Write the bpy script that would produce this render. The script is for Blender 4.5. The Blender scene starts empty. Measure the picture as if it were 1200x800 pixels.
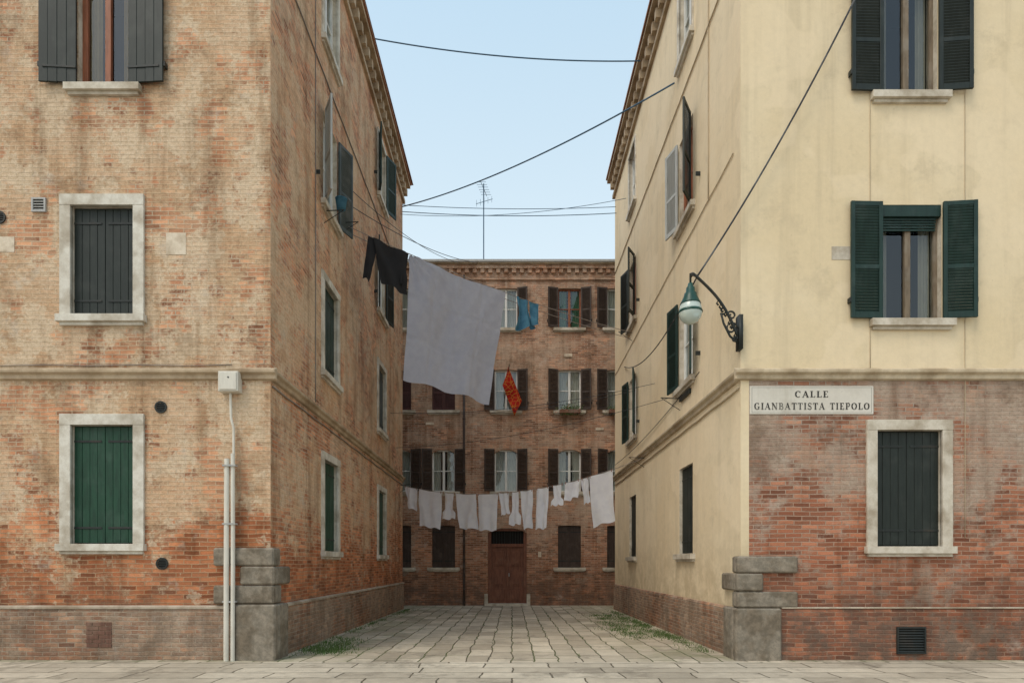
import bpy, math, random, bmesh
from mathutils import Vector, noise
random.seed(11)
R = random.random
def ru(a, b): return a + (b - a) * R()
scene = bpy.context.scene
COL = scene.collection

# ------------------------------------------------------------------ node helpers
class G:
    def __init__(s, name):
        s.mat = bpy.data.materials.new(name); s.mat.use_nodes = True
        s.nt = s.mat.node_tree; s.nt.nodes.clear()
        s.out = s.nt.nodes.new('ShaderNodeOutputMaterial')
    def n(s, t, ins=None, **attrs):
        nd = s.nt.nodes.new(t)
        for k, v in attrs.items(): setattr(nd, k, v)
        for k, v in (ins or {}).items(): s.set(nd.inputs[k], v)
        return nd
    def set(s, sock, v):
        if isinstance(v, bpy.types.NodeSocket): s.nt.links.new(v, sock)
        else:
            if isinstance(v, (tuple, list)) and len(v) == 3 and sock.type == 'RGBA': v = (*v, 1)
            sock.default_value = v
    def mix(s, f, a, b, bt='MIX'):
        nd = s.nt.nodes.new('ShaderNodeMix'); nd.data_type = 'RGBA'; nd.blend_type = bt
        s.set(nd.inputs[0], f); s.set(nd.inputs[6], a); s.set(nd.inputs[7], b)
        return nd.outputs[2]
    def m(s, op, a, b=0.0, clamp=False):
        nd = s.nt.nodes.new('ShaderNodeMath'); nd.operation = op; nd.use_clamp = clamp
        s.set(nd.inputs[0], a); s.set(nd.inputs[1], b); return nd.outputs[0]
    def mr(s, v, a, b, c=0.0, d=1.0, smooth=True):
        nd = s.nt.nodes.new('ShaderNodeMapRange')
        if smooth: nd.interpolation_type = 'SMOOTHSTEP'
        s.set(nd.inputs[0], v)
        for i, x in enumerate((a, b, c, d)): s.set(nd.inputs[i + 1], x)
        return nd.outputs[0]
    def noise(s, vec, scale, detail=4, rough=.6, dist=0.0):
        nd = s.n('ShaderNodeTexNoise', {'Vector': vec, 'Scale': scale, 'Detail': detail, 'Roughness': rough, 'Distortion': dist})
        return nd.outputs['Fac']
    def uv(s): return s.n('ShaderNodeTexCoord').outputs['UV']
    def map(s, vec, scale=(1, 1, 1), rot=(0, 0, 0), loc=(0, 0, 0)):
        return s.n('ShaderNodeMapping', {'Vector': vec, 'Scale': scale, 'Rotation': rot, 'Location': loc}).outputs[0]
    def bump(s, h, strength=.5, dist=.01, normal=None):
        ins = {'Height': h, 'Strength': strength, 'Distance': dist}
        if normal is not None: ins['Normal'] = normal
        return s.n('ShaderNodeBump', ins).outputs[0]
    def finish(s, col, rough=.85, normal=None, metal=0.0, spec=.3):
        b = s.n('ShaderNodeBsdfPrincipled', {'Base Color': col, 'Roughness': rough, 'Metallic': metal, 'Specular IOR Level': spec})
        if normal is not None: s.set(b.inputs['Normal'], normal)
        s.nt.links.new(b.outputs[0], s.out.inputs[0]); return s.mat

def old_brick(name, c1, c2, mortar, stA, stB, cov=.5, lo=(1.2, 3.0), maxf=.7, lowtint=(1, .8, .65), off=0.0, bump=.7, grey=None, remn=.5, damp=.6, rise=.09, rcol=(.62, .50, .37), grime=.5):
    g = G(name); uv = g.uv()
    uv = g.map(uv, loc=(off, 0, 0))
    z = g.n('ShaderNodeSeparateXYZ', {0: uv}).outputs[1]
    nz = g.n('ShaderNodeTexNoise', {'Vector': uv, 'Scale': 2.5, 'Detail': 1}).outputs['Color']
    dv = g.n('ShaderNodeVectorMath', {0: nz, 1: (.5, .5, .5)}, operation='SUBTRACT').outputs[0]
    dv = g.n('ShaderNodeVectorMath', {0: dv, 'Scale': .038}, operation='SCALE').outputs[0]
    uvd = g.n('ShaderNodeVectorMath', {0: uv, 1: dv}, operation='ADD').outputs[0]
    def brick(vec, a, b, mo, bias):
        return g.n('ShaderNodeTexBrick', {'Vector': vec, 'Color1': a, 'Color2': b, 'Mortar': mo, 'Scale': 1.0,
             'Mortar Size': .010, 'Mortar Smooth': .45, 'Bias': bias, 'Brick Width': .25, 'Row Height': .068})
    br = brick(uvd, c1, c2, mortar, -.1)
    br2 = brick(g.map(uvd, loc=(0.25 * 37, .068 * 46, 0)), (.42, .40, .40), (1.35, 1.28, 1.2), (.95, .95, .95), .1)
    bc = g.mix(.8, br.outputs[0], br2.outputs[0], 'MULTIPLY')
    n1 = g.noise(uv, .6, 4, .65, .4)
    n2 = g.noise(uv, 3.0, 4, .72)
    n3 = g.noise(uv, 16, 3, .75)
    fine = g.noise(uv, 70, 1, .7)
    h = g.mr(z, lo[0], lo[1], -.2, rise)
    mixn = g.m('ADD', g.m('MULTIPLY', g.m('SUBTRACT', n1, .5), 1.5), g.m('MULTIPLY', g.m('SUBTRACT', n2, .5), .9))
    cv = g.m('ADD', g.m('ADD', mixn, h), cov)
    cv = g.m('ADD', cv, g.m('MULTIPLY', g.m('SUBTRACT', n3, .5), .45))
    f = g.mr(cv, .42, .60, 0, maxf)
    f = g.m('MULTIPLY', f, g.m('ADD', .82, g.m('MULTIPLY', br.outputs[1], .18)))
    st = g.mix(g.mr(g.noise(uv, 1.3, 3, .65), .38, .62), stA, stB)
    st = g.mix(g.mr(n3, .3, .65), g.mix(1.0, st, (.74, .70, .66), 'MULTIPLY'), st)
    low = g.mr(g.m('ADD', z, g.m('MULTIPLY', g.m('SUBTRACT', n1, .5), 4.0)), lo[0] - .4, lo[1] + .2, 1, 0)
    bc = g.mix(low, bc, g.mix(1.0, bc, lowtint, 'MULTIPLY'))
    if grey:
        bc = g.mix(g.mr(g.m('ADD', g.m('MULTIPLY', mixn, 1.0), g.mr(z, 1.8, 3.6, .36, .60)), .42, .6, 0, .75), bc, grey)
    col = g.mix(f, bc, st)
    # crisp remnants of old render
    rn = g.m('ADD', g.noise(g.map(uv, loc=(5.3, 2.2, 0)), .9, 5, .75), g.m('MULTIPLY', h, .25))
    rf = g.m('MULTIPLY', g.mr(rn, .525, .55, 0, 1), remn)
    col = g.mix(rf, col, g.mix(g.mr(n3, .3, .65), g.mix(1.0, rcol, (.78, .74, .68), 'MULTIPLY'), rcol))
    # exposed worn patches where the render has flaked to the brick
    wf = g.mr(g.noise(g.map(uv, loc=(1.3, 9.2, 0)), 1.1, 5, .72), .54, .60, 0, .7)
    col = g.mix(wf, col, g.mix(1.0, bc, (1.15, 1.04, .96), 'MULTIPLY'))
    salt = g.mr(g.noise(g.map(uv, loc=(7, 3, 0)), 1.5, 4, .75), .57, .72, 0, .5)
    col = g.mix(salt, col, (.50, .43, .36))
    # run-off streaks and grime
    vs = g.noise(g.map(uv, scale=(2.2, .22, 1)), 1.0, 4, .7)
    col = g.mix(g.mr(vs, .47, .68, 0, .7), col, g.mix(1.0, col, (.56, .50, .45), 'MULTIPLY'))
    gr = g.noise(g.map(uv, loc=(11, 6, 0)), .7, 5, .78)
    col = g.mix(g.mr(gr, .50, .66, 0, grime), col, g.mix(1.0, col, (.50, .45, .41), 'MULTIPLY'))
    dm = g.m('MULTIPLY', g.mr(z, .2, 1.9, 1, 0), g.mr(n2, .35, .6, .2, 1.0))
    col = g.mix(g.m('MULTIPLY', dm, damp), col, (.12, .09, .07))
    spots = g.mr(n3, .62, .72, 0, .5)
    col = g.mix(spots, col, (.15, .105, .08))
    col = g.mix(.5, col, g.mix(fine, (.6, .6, .6), (1.4, 1.4, 1.4)), 'MULTIPLY')
    hh = g.m('SUBTRACT', g.m('MULTIPLY', n3, 1.3), g.m('MULTIPLY', br.outputs[1], .75))
    return g.finish(col, .93, g.bump(hh, bump, .016), spec=.12)

def plaster(name, a, b, dirt=.35, stain=(.5, .42, .33), bump=.25):
    g = G(name); uv = g.uv(); z = g.n('ShaderNodeSeparateXYZ', {0: uv}).outputs[1]
    n = g.noise(uv, .5, 4, .6); n3 = g.noise(uv, 9, 4, .75)
    col = g.mix(g.mr(n, .35, .65), a, b)
    vs = g.noise(g.map(uv, scale=(2.4, .12, 1)), 1.2, 4, .7)
    col = g.mix(g.mr(vs, .46, .70, 0, dirt), col, stain)
    sp = g.noise(g.map(uv, loc=(3, 9, 0)), 1.3, 5, .78)
    col = g.mix(g.mr(sp, .50, .68, 0, dirt), col, stain)
    pt = g.noise(g.map(uv, loc=(13, 4, 0)), .45, 3, .5)
    col = g.mix(g.mr(pt, .53, .545, 0, .45), col, g.mix(1.0, b, (1.06, 1.05, 1.06), 'MULTIPLY'))
    base = g.m('MULTIPLY', g.mr(z, .6, 2.8, 1, 0), g.mr(g.noise(uv, 2.2, 4, .7), .35, .6, .25, .9))
    col = g.mix(g.m('MULTIPLY', base, .75), col, g.mix(1.0, stain, (.72, .68, .62), 'MULTIPLY'))
    col = g.mix(g.mr(n3, .64, .72, 0, .3), col, g.mix(1.0, stain, (.6, .58, .55), 'MULTIPLY'))
    col = g.mix(.3, col, g.mix(n3, (.65, .65, .65), (1.35, 1.35, 1.35)), 'MULTIPLY')
    return g.finish(col, .9, g.bump(n3, bump, .013), spec=.2)

def stone(name, a, b, rough=.8, scale=6, bump=.3):
    g = G(name); p = g.n('ShaderNodeTexCoord').outputs['Object']
    n = g.noise(p, scale, 4, .75); n2 = g.noise(p, scale * .3, 3, .6)
    col = g.mix(g.mr(n, .35, .68), a, b)
    col = g.mix(g.mr(n2, .43, .64, 0, .7), col, g.mix(1.0, col, (.56, .50, .43), 'MULTIPLY'))
    col = g.mix(.45, col, g.mix(g.noise(p, scale * 10, 2, .7), (.65, .65, .65), (1.35, 1.35, 1.35)), 'MULTIPLY')
    return g.finish(col, rough, g.bump(n, bump, .014))

def paint(name, c, rough=.55, var=.35, fade=(.5, .5, .48), fadeamt=.15, metal=0.0):
    g = G(name); p = g.n('ShaderNodeTexCoord').outputs['Object']
    v = g.noise(g.map(p, scale=(6, 6, 1.0)), 3.0, 3, .65); w = g.noise(p, 3, 3, .6)
    d = tuple(x * (1 - var) for x in c)
    col = g.mix(g.mr(v, .35, .7), c, d)
    col = g.mix(g.mr(w, .48, .72, 0, fadeamt), col, fade)
    return g.finish(col, rough, None, metal)

def cloth_mat(name, c, trans=.3, c2=None, pattern=None):
    g = G(name); p = g.n('ShaderNodeTexCoord').outputs['Object']
    w = g.noise(p, 5, 3, .6)
    col = g.mix(g.mr(w, .3, .7), c, c2 or tuple(x * .9 for x in c))
    if pattern:
        v = g.n('ShaderNodeTexVoronoi', {'Vector': p, 'Scale': 6.0}, feature='DISTANCE_TO_EDGE').outputs[0]
        col = g.mix(g.mr(v, .02, .05, 1, 0), col, pattern)
    nb = g.bump(g.noise(p, 6, 4, .65), .5, .04)
    d = g.n('ShaderNodeBsdfDiffuse', {'Color': col, 'Roughness': .6, 'Normal': nb})
    t = g.n('ShaderNodeBsdfTranslucent', {'Color': col, 'Normal': nb})
    m = g.n('ShaderNodeMixShader', {0: trans, 1: d.outputs[0], 2: t.outputs[0]})
    g.nt.links.new(m.outputs[0], g.out.inputs[0]); return g.mat

def glass_mat():
    g = G('window_glass')
    tr = g.n('ShaderNodeBsdfTransparent', {'Color': (.8, .84, .82, 1)})
    gl = g.n('ShaderNodeBsdfGlossy', {'Color': (.9, .95, 1, 1), 'Roughness': .03,
             'Normal': g.bump(g.noise(g.n('ShaderNodeTexCoord').outputs['Object'], 2.2, 1), .1, .05)})
    fc = g.n('ShaderNodeLayerWeight', {'Blend': .5}).outputs['Facing']
    fr = g.m('ADD', g.m('MULTIPLY', g.m('POWER', fc, 4.5), .85), .07, True)
    m = g.n('ShaderNodeMixShader', {0: fr, 1: tr.outputs[0], 2: gl.outputs[0]})
    g.nt.links.new(m.outputs[0], g.out.inputs[0]); return g.mat

M = {}
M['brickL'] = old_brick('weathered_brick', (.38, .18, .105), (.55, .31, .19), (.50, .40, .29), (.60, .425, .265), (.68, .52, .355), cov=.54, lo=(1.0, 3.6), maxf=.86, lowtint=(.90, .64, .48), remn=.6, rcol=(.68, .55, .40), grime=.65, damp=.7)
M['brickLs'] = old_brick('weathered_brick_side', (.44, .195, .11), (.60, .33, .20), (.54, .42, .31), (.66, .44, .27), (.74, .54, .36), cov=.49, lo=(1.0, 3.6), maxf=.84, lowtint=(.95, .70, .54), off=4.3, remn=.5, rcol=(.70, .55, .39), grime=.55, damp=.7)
M['plinthL'] = old_brick('plinth_brick', (.30, .155, .10), (.46, .28, .18), (.42, .34, .26), (.44, .34, .24), (.52, .41, .31), cov=.44, lo=(-.6, .2), maxf=.55, off=1.3, remn=.3, damp=.5, rcol=(.46, .38, .29))
M['brickR'] = old_brick('red_brick', (.25, .12, .08), (.42, .23, .155), (.38, .31, .25), (.40, .31, .24), (.47, .38, .30), cov=.37, lo=(1.2, 4.0), maxf=.7, lowtint=(1.0, .74, .62), off=2.1, grey=(.37, .275, .21), remn=.25, damp=.8, rcol=(.44, .35, .27), grime=.7)
M['brickF'] = old_brick('far_brick', (.32, .16, .10), (.52, .30, .20), (.48, .38, .29), (.52, .36, .26), (.59, .44, .33), cov=.42, lo=(.5, 3.5), maxf=.6, lowtint=(.82, .68, .6), off=8.1, bump=.5, remn=.35, rcol=(.54, .43, .33), grime=.7, damp=.7)
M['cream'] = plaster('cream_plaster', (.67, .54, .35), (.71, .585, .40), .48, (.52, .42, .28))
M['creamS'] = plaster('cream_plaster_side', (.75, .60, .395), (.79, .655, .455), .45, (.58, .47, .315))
M['signp'] = plaster('sign_plaster', (.64, .60, .53), (.56, .52, .45), .45, (.42, .38, .31))
M['istria'] = stone('istrian_stone', (.60, .54, .45), (.48, .42, .33), .75, 7)
M['frameW'] = stone('window_stone', (.66, .62, .54), (.54, .49, .41), .75, 7)
M['course'] = stone('string_course_stone', (.48, .37, .25), (.38, .285, .19), .85, 5)
M['courseR'] = stone('string_course_plaster', (.57, .465, .325), (.46, .37, .255), .85, 5)
M['coping'] = stone('coping_stone', (.46, .39, .30), (.36, .29, .22), .9, 5)
M['trachyte'] = stone('trachyte_stone', (.18, .155, .12), (.29, .245, .19), .9, 8, .8)
M['patch'] = stone('plaster_patch', (.68, .58, .46), (.58, .48, .36), .9, 9)
M['patchR'] = stone('plaster_patch_cream', (.58, .52, .43), (.50, .45, .37), .9, 9)
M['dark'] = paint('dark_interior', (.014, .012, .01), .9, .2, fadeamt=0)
M['blackgreen'] = paint('black_green_paint', (.016, .022, .018), .5, .3, (.1, .1, .09), .15)
M['green'] = paint('green_paint', (.012, .055, .030), .5, .35, (.08, .13, .1), .2)
M['dgreen'] = paint('dark_green_paint', (.013, .036, .029), .5, .3, (.1, .13, .12), .18)
M['grey'] = paint('grey_painted_wood', (.06, .075, .075), .6, .2, (.3, .3, .3), .2)
M['pale'] = paint('pale_weathered_paint', (.46, .47, .45), .6, .2, (.3, .3, .3), .2)
M['brown'] = paint('brown_paint', (.055, .036, .027), .6, .3, (.15, .11, .09), .25)
M['maroon'] = paint('maroon_paint', (.085, .032, .028), .6, .3, (.15, .1, .08), .2)
M['wood'] = paint('window_wood', (.28, .095, .045), .45, .35, (.3, .18, .1), .2)
M['greywood'] = paint('weathered_window_wood', (.20, .15, .10), .6, .35, (.35, .32, .27), .3)
M['doorwood'] = paint('door_wood', (.20, .072, .038), .5, .4, (.28, .15, .09), .25)
M['white'] = paint('white_paint', (.74, .73, .69), .5, .15, (.5, .48, .42), .3)
M['plastic'] = paint('grey_white_plastic', (.64, .60, .52), .5, .12, (.48, .42, .33), .4)
M['iron'] = paint('wrought_iron', (.02, .024, .022), .5, .2, (.12, .08, .05), .2)
M['cable'] = paint('cable_rubber', (.03, .03, .035), .6, .1)
M['cablegrey'] = paint('cable_grey', (.25, .21, .18), .6, .1)
M['cablecream'] = paint('cable_overpainted', (.50, .40, .27), .7, .2)
M['cableb'] = paint('cable_weathered', (.06, .12, .19), .6, .1)
M['rust'] = paint('rusty_metal', (.16, .08, .055), .8, .4, (.26, .17, .12), .4)
M['lampgreen'] = paint('lamp_enamel', (.015, .06, .045), .35, .2, (.1, .2, .16), .2)
M['zinc'] = paint('zinc_gutter', (.40, .39, .37), .5, .2, (.55, .53, .5), .3)
M['copper'] = paint('brown_downpipe', (.08, .055, .045), .5, .2)
M['curtain'] = cloth_mat('curtain_cloth', (.66, .65, .60), .3)
M['greycurtain'] = cloth_mat('grey_curtain_cloth', (.36, .33, .27), .2)  # grey curtains of the right building's front windows
M['blind'] = cloth_mat('green_blind', (.10, .24, .15), .2)
M['ochrecurt'] = cloth_mat('ochre_curtain', (.40, .29, .15), .2)
M['sheet'] = cloth_mat('sheet_cotton', (.56, .57, .64), .40, (.51, .52, .60))
M['whitecloth'] = cloth_mat('white_cotton', (.90, .90, .93), .34, (.83, .83, .88))
M['blackcloth'] = cloth_mat('black_cotton', (.035, .034, .036), .03)
M['bluecloth'] = cloth_mat('blue_cotton', (.06, .16, .25), .12, (.10, .24, .34))
M['flagred'] = cloth_mat('flag_cloth', (.45, .03, .02), .12, (.36, .03, .02), (.55, .24, .05))
M['glass'] = glass_mat()
M['ink'] = paint('black_letter_paint', (.04, .037, .033), .8, .2, (.35, .33, .28), .4)
M['leaf'] = paint('leaf_green', (.09, .15, .035), .6, .4, (.16, .20, .06), .4)
M['flower'] = paint('flower_petal', (.5, .12, .1), .6, .3)
M['terracotta'] = paint('terracotta', (.22, .11, .07), .8, .3)
def tile_mat():
    g = G('roof_tiles'); p = g.n('ShaderNodeTexCoord').outputs['UV']
    w = g.n('ShaderNodeTexWave', {'Vector': p, 'Scale': 1.6, 'Distortion': .3}).outputs[1]
    n = g.noise(p, 3, 4, .7)
    return g.finish(g.mix(n, (.38, .17, .09), (.22, .12, .08)), .9, g.bump(w, 1, .05))
M['tiles'] = tile_mat()
def lampglass():
    g = G('lamp_glass')
    b = g.n('ShaderNodeBsdfPrincipled', {'Base Color': (.72, .82, .76, 1), 'Roughness': .2, 'Transmission Weight': .4, 'Alpha': 1.0})
    g.nt.links.new(b.outputs[0], g.out.inputs[0]); return g.mat
M['lampglass'] = lampglass()

def paving(name, rot, bw, rh, a, b, moss):
    g = G(name); p = g.uv()
    wob = g.n('ShaderNodeTexNoise', {'Vector': p, 'Scale': 1.6, 'Detail': 2}).outputs['Color']
    dv = g.n('ShaderNodeVectorMath', {0: wob, 1: (.5, .5, .5)}, operation='SUBTRACT').outputs[0]
    dv = g.n('ShaderNodeVectorMath', {0: dv, 'Scale': .13}, operation='SCALE').outputs[0]
    pd = g.n('ShaderNodeVectorMath', {0: p, 1: dv}, operation='ADD').outputs[0]
    q = g.map(pd, rot=(0, 0, rot))
    def bk(vec, c1, c2, mo, bias=0.0):
        return g.n('ShaderNodeTexBrick', {'Vector': vec, 'Color1': c1, 'Color2': c2, 'Mortar': mo, 'Scale': 1.0,
             'Mortar Size': .014, 'Mortar Smooth': .6, 'Bias': bias, 'Brick Width': bw, 'Row Height': rh}, offset=.43, squash=1.35, squash_frequency=3)
    br = bk(q, a, b, (.13, .11, .075))
    n = g.noise(p, .7, 4, .6); n2 = g.noise(p, 6, 4, .75); f = g.noise(p, 70, 1, .7)
    col = g.mix(.7, br.outputs[0], g.mix(n, (.45, .43, .4), (1.45, 1.44, 1.4)), 'MULTIPLY')
    col = g.mix(.65, col, g.mix(n2, (.5, .5, .5), (1.48, 1.48, 1.48)), 'MULTIPLY')
    col = g.mix(.45, col, g.mix(f, (.6, .6, .6), (1.4, 1.4, 1.4)), 'MULTIPLY')
    col = g.mix(g.mr(g.noise(g.map(p, loc=(4, 8, 0)), 1.1, 5, .75), .52, .64, 0, .55), col, (.19, .16, .12))
    if moss:
        x = g.n('ShaderNodeSeparateXYZ', {0: p}).outputs[0]
        edge = g.mr(g.m('ABSOLUTE', x), 1.4, 3.3)
        mo = g.m('MULTIPLY', edge, g.mr(g.noise(p, 1.2, 4, .7), .42, .56))
        mo = g.m('MULTIPLY', mo, g.m('ADD', .4, g.m('MULTIPLY', br.outputs[1], .6)))
        jm = g.m('MULTIPLY', br.outputs[1], g.mr(g.noise(g.map(p, loc=(2, 5, 0)), 1.0, 3, .6), .42, .56, 0, .8))
        mo = g.m('MAXIMUM', mo, jm)
        col = g.mix(g.m('MULTIPLY', mo, .9), col, (.11, .14, .04))
    h = g.m('SUBTRACT', g.m('MULTIPLY', n2, .8), g.m('MULTIPLY', br.outputs[1], 1.0))
    return g.finish(col, g.mr(n2, .3, .7, .6, .85), g.bump(h, .9, .02), spec=.35)
M['paveA'] = paving('alley_paving', math.pi / 2, .78, .36, (.58, .50, .39), (.37, .31, .235), True)
M['paveB'] = paving('street_paving', 0, .95, .42, (.56, .49, .39), (.40, .345, .27), False)

# ------------------------------------------------------------------ mesh helpers
class Fr:
    def __init__(s, O, U, N): s.O = Vector(O); s.U = Vector(U).normalized(); s.N = Vector(N).normalized()
    def pt(s, u, n, z): return s.O + s.U * u + s.N * n + Vector((0, 0, z))
def auto_uv(pts):
    n = Vector((0, 0, 0))
    for i in range(len(pts)):
        a, b = pts[i], pts[(i + 1) % len(pts)]
        n += Vector(((a.y - b.y) * (a.z + b.z), (a.z - b.z) * (a.x + b.x), (a.x - b.x) * (a.y + b.y)))
    ax = [abs(c) for c in n]
    if ax[2] >= ax[0] and ax[2] >= ax[1]: return [(p.x, p.y) for p in pts]
    if ax[0] > ax[1]: return [(p.y, p.z) for p in pts]
    return [(p.x, p.z) for p in pts]
class MB:
    def __init__(s): s.v = []; s.f = []; s.mi = []; s.uv = []; s.mats = []
    def midx(s, m):
        m = M[m] if isinstance(m, str) else m
        if m not in s.mats: s.mats.append(m)
        return s.mats.index(m)
    def face(s, idx, mat):
        s.f.append(idx); s.mi.append(s.midx(mat)); s.uv += auto_uv([s.v[i] for i in idx])
    def poly(s, pts, mat):
        b = len(s.v); s.v += [Vector(p) for p in pts]; s.face(list(range(b, b + len(pts))), mat)
    def hexa(s, P, mat):
        b = len(s.v); s.v += [Vector(p) for p in P]
        for q in ((0, 3, 2, 1), (4, 5, 6, 7), (0, 1, 5, 4), (1, 2, 6, 5), (2, 3, 7, 6), (3, 0, 4, 7)): s.face([b + i for i in q], mat)
    def box(s, F, u0, u1, n0, n1, z0, z1, mat):
        s.hexa([F.pt(u0, n0, z0), F.pt(u1, n0, z0), F.pt(u1, n1, z0), F.pt(u0, n1, z0), F.pt(u0, n0, z1), F.pt(u1, n0, z1), F.pt(u1, n1, z1), F.pt(u0, n1, z1)], mat)
    def prism(s, F, prof, u0, u1, mat):
        k = len(prof); b = len(s.v)
        s.v += [F.pt(u0, n, z) for n, z in prof] + [F.pt(u1, n, z) for n, z in prof]
        for i in range(k): s.face([b + i, b + (i + 1) % k, b + k + (i + 1) % k, b + k + i], mat)
        s.face([b + i for i in range(k)][::-1], mat); s.face([b + k + i for i in range(k)], mat)
    def tube(s, pts, r, mat, seg=8):
        pts = [Vector(p) for p in pts]; rings = []
        rr = r if isinstance(r, (list, tuple)) else [r] * len(pts)
        for i, p in enumerate(pts):
            d = (pts[min(i + 1, len(pts) - 1)] - pts[max(i - 1, 0)]).normalized()
            a = d.cross(Vector((0, 0, 1)) if abs(d.z) < .9 else Vector((1, 0, 0))).normalized(); c = d.cross(a)
            b = len(s.v)
            s.v += [p + a * math.cos(t * 2 * math.pi / seg) * rr[i] + c * math.sin(t * 2 * math.pi / seg) * rr[i] for t in range(seg)]
            rings.append(b)
        for i in range(len(rings) - 1):
            for t in range(seg):
                s.face([rings[i] + t, rings[i] + (t + 1) % seg, rings[i + 1] + (t + 1) % seg, rings[i + 1] + t], mat)
        s.face([rings[0] + t for t in range(seg)], mat); s.face([rings[-1] + t for t in range(seg)][::-1], mat)
    def lathe(s, c, prof, mat, seg=24):
        c = Vector(c); rings = []
        for r, z in prof:
            b = len(s.v); rings.append(b)
            s.v += [c + Vector((r * math.cos(2 * math.pi * t / seg), r * math.sin(2 * math.pi * t / seg), z)) for t in range(seg)]
        for i in range(len(rings) - 1):
            for t in range(seg):
                s.face([rings[i] + t, rings[i] + (t + 1) % seg, rings[i + 1] + (t + 1) % seg, rings[i + 1] + t], mat)
    def obj(s, name, parent=None, bevel=0, smooth=False, fixn=True):
        me = bpy.data.meshes.new(name); me.from_pydata([tuple(p) for p in s.v], [], s.f)
        for m in s.mats: me.materials.append(m)
        for i, p in enumerate(me.polygons): p.material_index = s.mi[i]; p.use_smooth = smooth
        l = me.uv_layers.new(name='UVMap')
        for i, c in enumerate(s.uv): l.data[i].uv = c
        if fixn:
            bm = bmesh.new(); bm.from_mesh(me); bmesh.ops.recalc_face_normals(bm, faces=bm.faces); bm.to_mesh(me); bm.free()
        o = bpy.data.objects.new(name, me); COL.objects.link(o)
        if parent: o.parent = parent
        if bevel:
            b = o.modifiers.new('bevel', 'BEVEL'); b.width = bevel; b.segments = 1; b.limit_method = 'ANGLE'; b.angle_limit = math.radians(50)
        return o
def empty(name):
    e = bpy.data.objects.new(name, None); COL.objects.link(e); return e

def wall(mb, F, u0, u1, z0, z1, ops, matf, cutu=(), cutz=(), depth=.18, revmat='istria'):
    us = sorted(set([u0, u1] + [x for o in ops for x in o[:2]] + list(cutu)))
    zs = sorted(set([z0, z1] + [x for o in ops for x in o[2:4]] + list(cutz)))
    for i in range(len(us) - 1):
        for j in range(len(zs) - 1):
            uc = (us[i] + us[i + 1]) / 2; zc = (zs[j] + zs[j + 1]) / 2
            if any(o[0] < uc < o[1] and o[2] < zc < o[3] for o in ops): continue
            mb.poly([F.pt(us[i], 0, zs[j]), F.pt(us[i + 1], 0, zs[j]), F.pt(us[i + 1], 0, zs[j + 1]), F.pt(us[i], 0, zs[j + 1])], matf(uc, zc))
    for a, b, c, d in [o[:4] for o in ops]:
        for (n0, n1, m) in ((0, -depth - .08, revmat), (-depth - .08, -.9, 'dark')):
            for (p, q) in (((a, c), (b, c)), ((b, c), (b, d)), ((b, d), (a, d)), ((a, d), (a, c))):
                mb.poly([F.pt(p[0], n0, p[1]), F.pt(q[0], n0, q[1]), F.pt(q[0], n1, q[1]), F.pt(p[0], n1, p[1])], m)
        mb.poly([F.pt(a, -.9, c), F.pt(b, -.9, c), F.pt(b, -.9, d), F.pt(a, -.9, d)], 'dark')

def leaf(mb, F, hu, hn, ang, w, z0, z1, dr, mat, style):
    a = math.radians(ang)
    U = F.U * (dr * math.cos(a)) + F.N * math.sin(a); Nn = F.N * math.cos(a) - F.U * (dr * math.sin(a))
    f = Fr(F.pt(hu, hn, 0), U, Nn)
    if style == 'plank':
        k = 4; pw = w / k
        for i in range(k): mb.box(f, i * pw + .0025, (i + 1) * pw - .0025, -.035 + ru(-.002, .002), ru(-.002, .002), z0 + ru(0, .006), z1 - ru(0, .006), mat)
        mb.box(f, 0.004, w - .004, -.03, -.01, z0 + .01, z1 - .01, mat)
        for zz in (z0 + .22, z1 - .25):
            mb.box(f, .0, w * .9, .003, .010, zz, zz + .035, 'iron')
            mb.box(f, .0, w * .9, -.046, -.038, zz, zz + .035, 'iron')
    else:
        s = .06
        mb.box(f, 0, s, -.04, 0, z0, z1, mat); mb.box(f, w - s, w, -.04, 0, z0, z1, mat)
        zm = z0 + (z1 - z0) * .42
        for q0, q1 in ((z0, z0 + .1), (zm, zm + .07), (z1 - .07, z1)): mb.box(f, s, w - s, -.037, -.003, q0, q1, mat)
        for q0, q1 in ((z0 + .1, zm), (zm + .07, z1 - .07)):
            nn = max(3, int((q1 - q0) / .045)); st = (q1 - q0) / nn
            for i in range(nn):
                zz = q0 + i * st
                mb.prism(f, [(-.034, zz + .036), (-.028, zz + .044), (-.006, zz + .008), (-.012, zz + .0)], s, w - s, mat)

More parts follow.
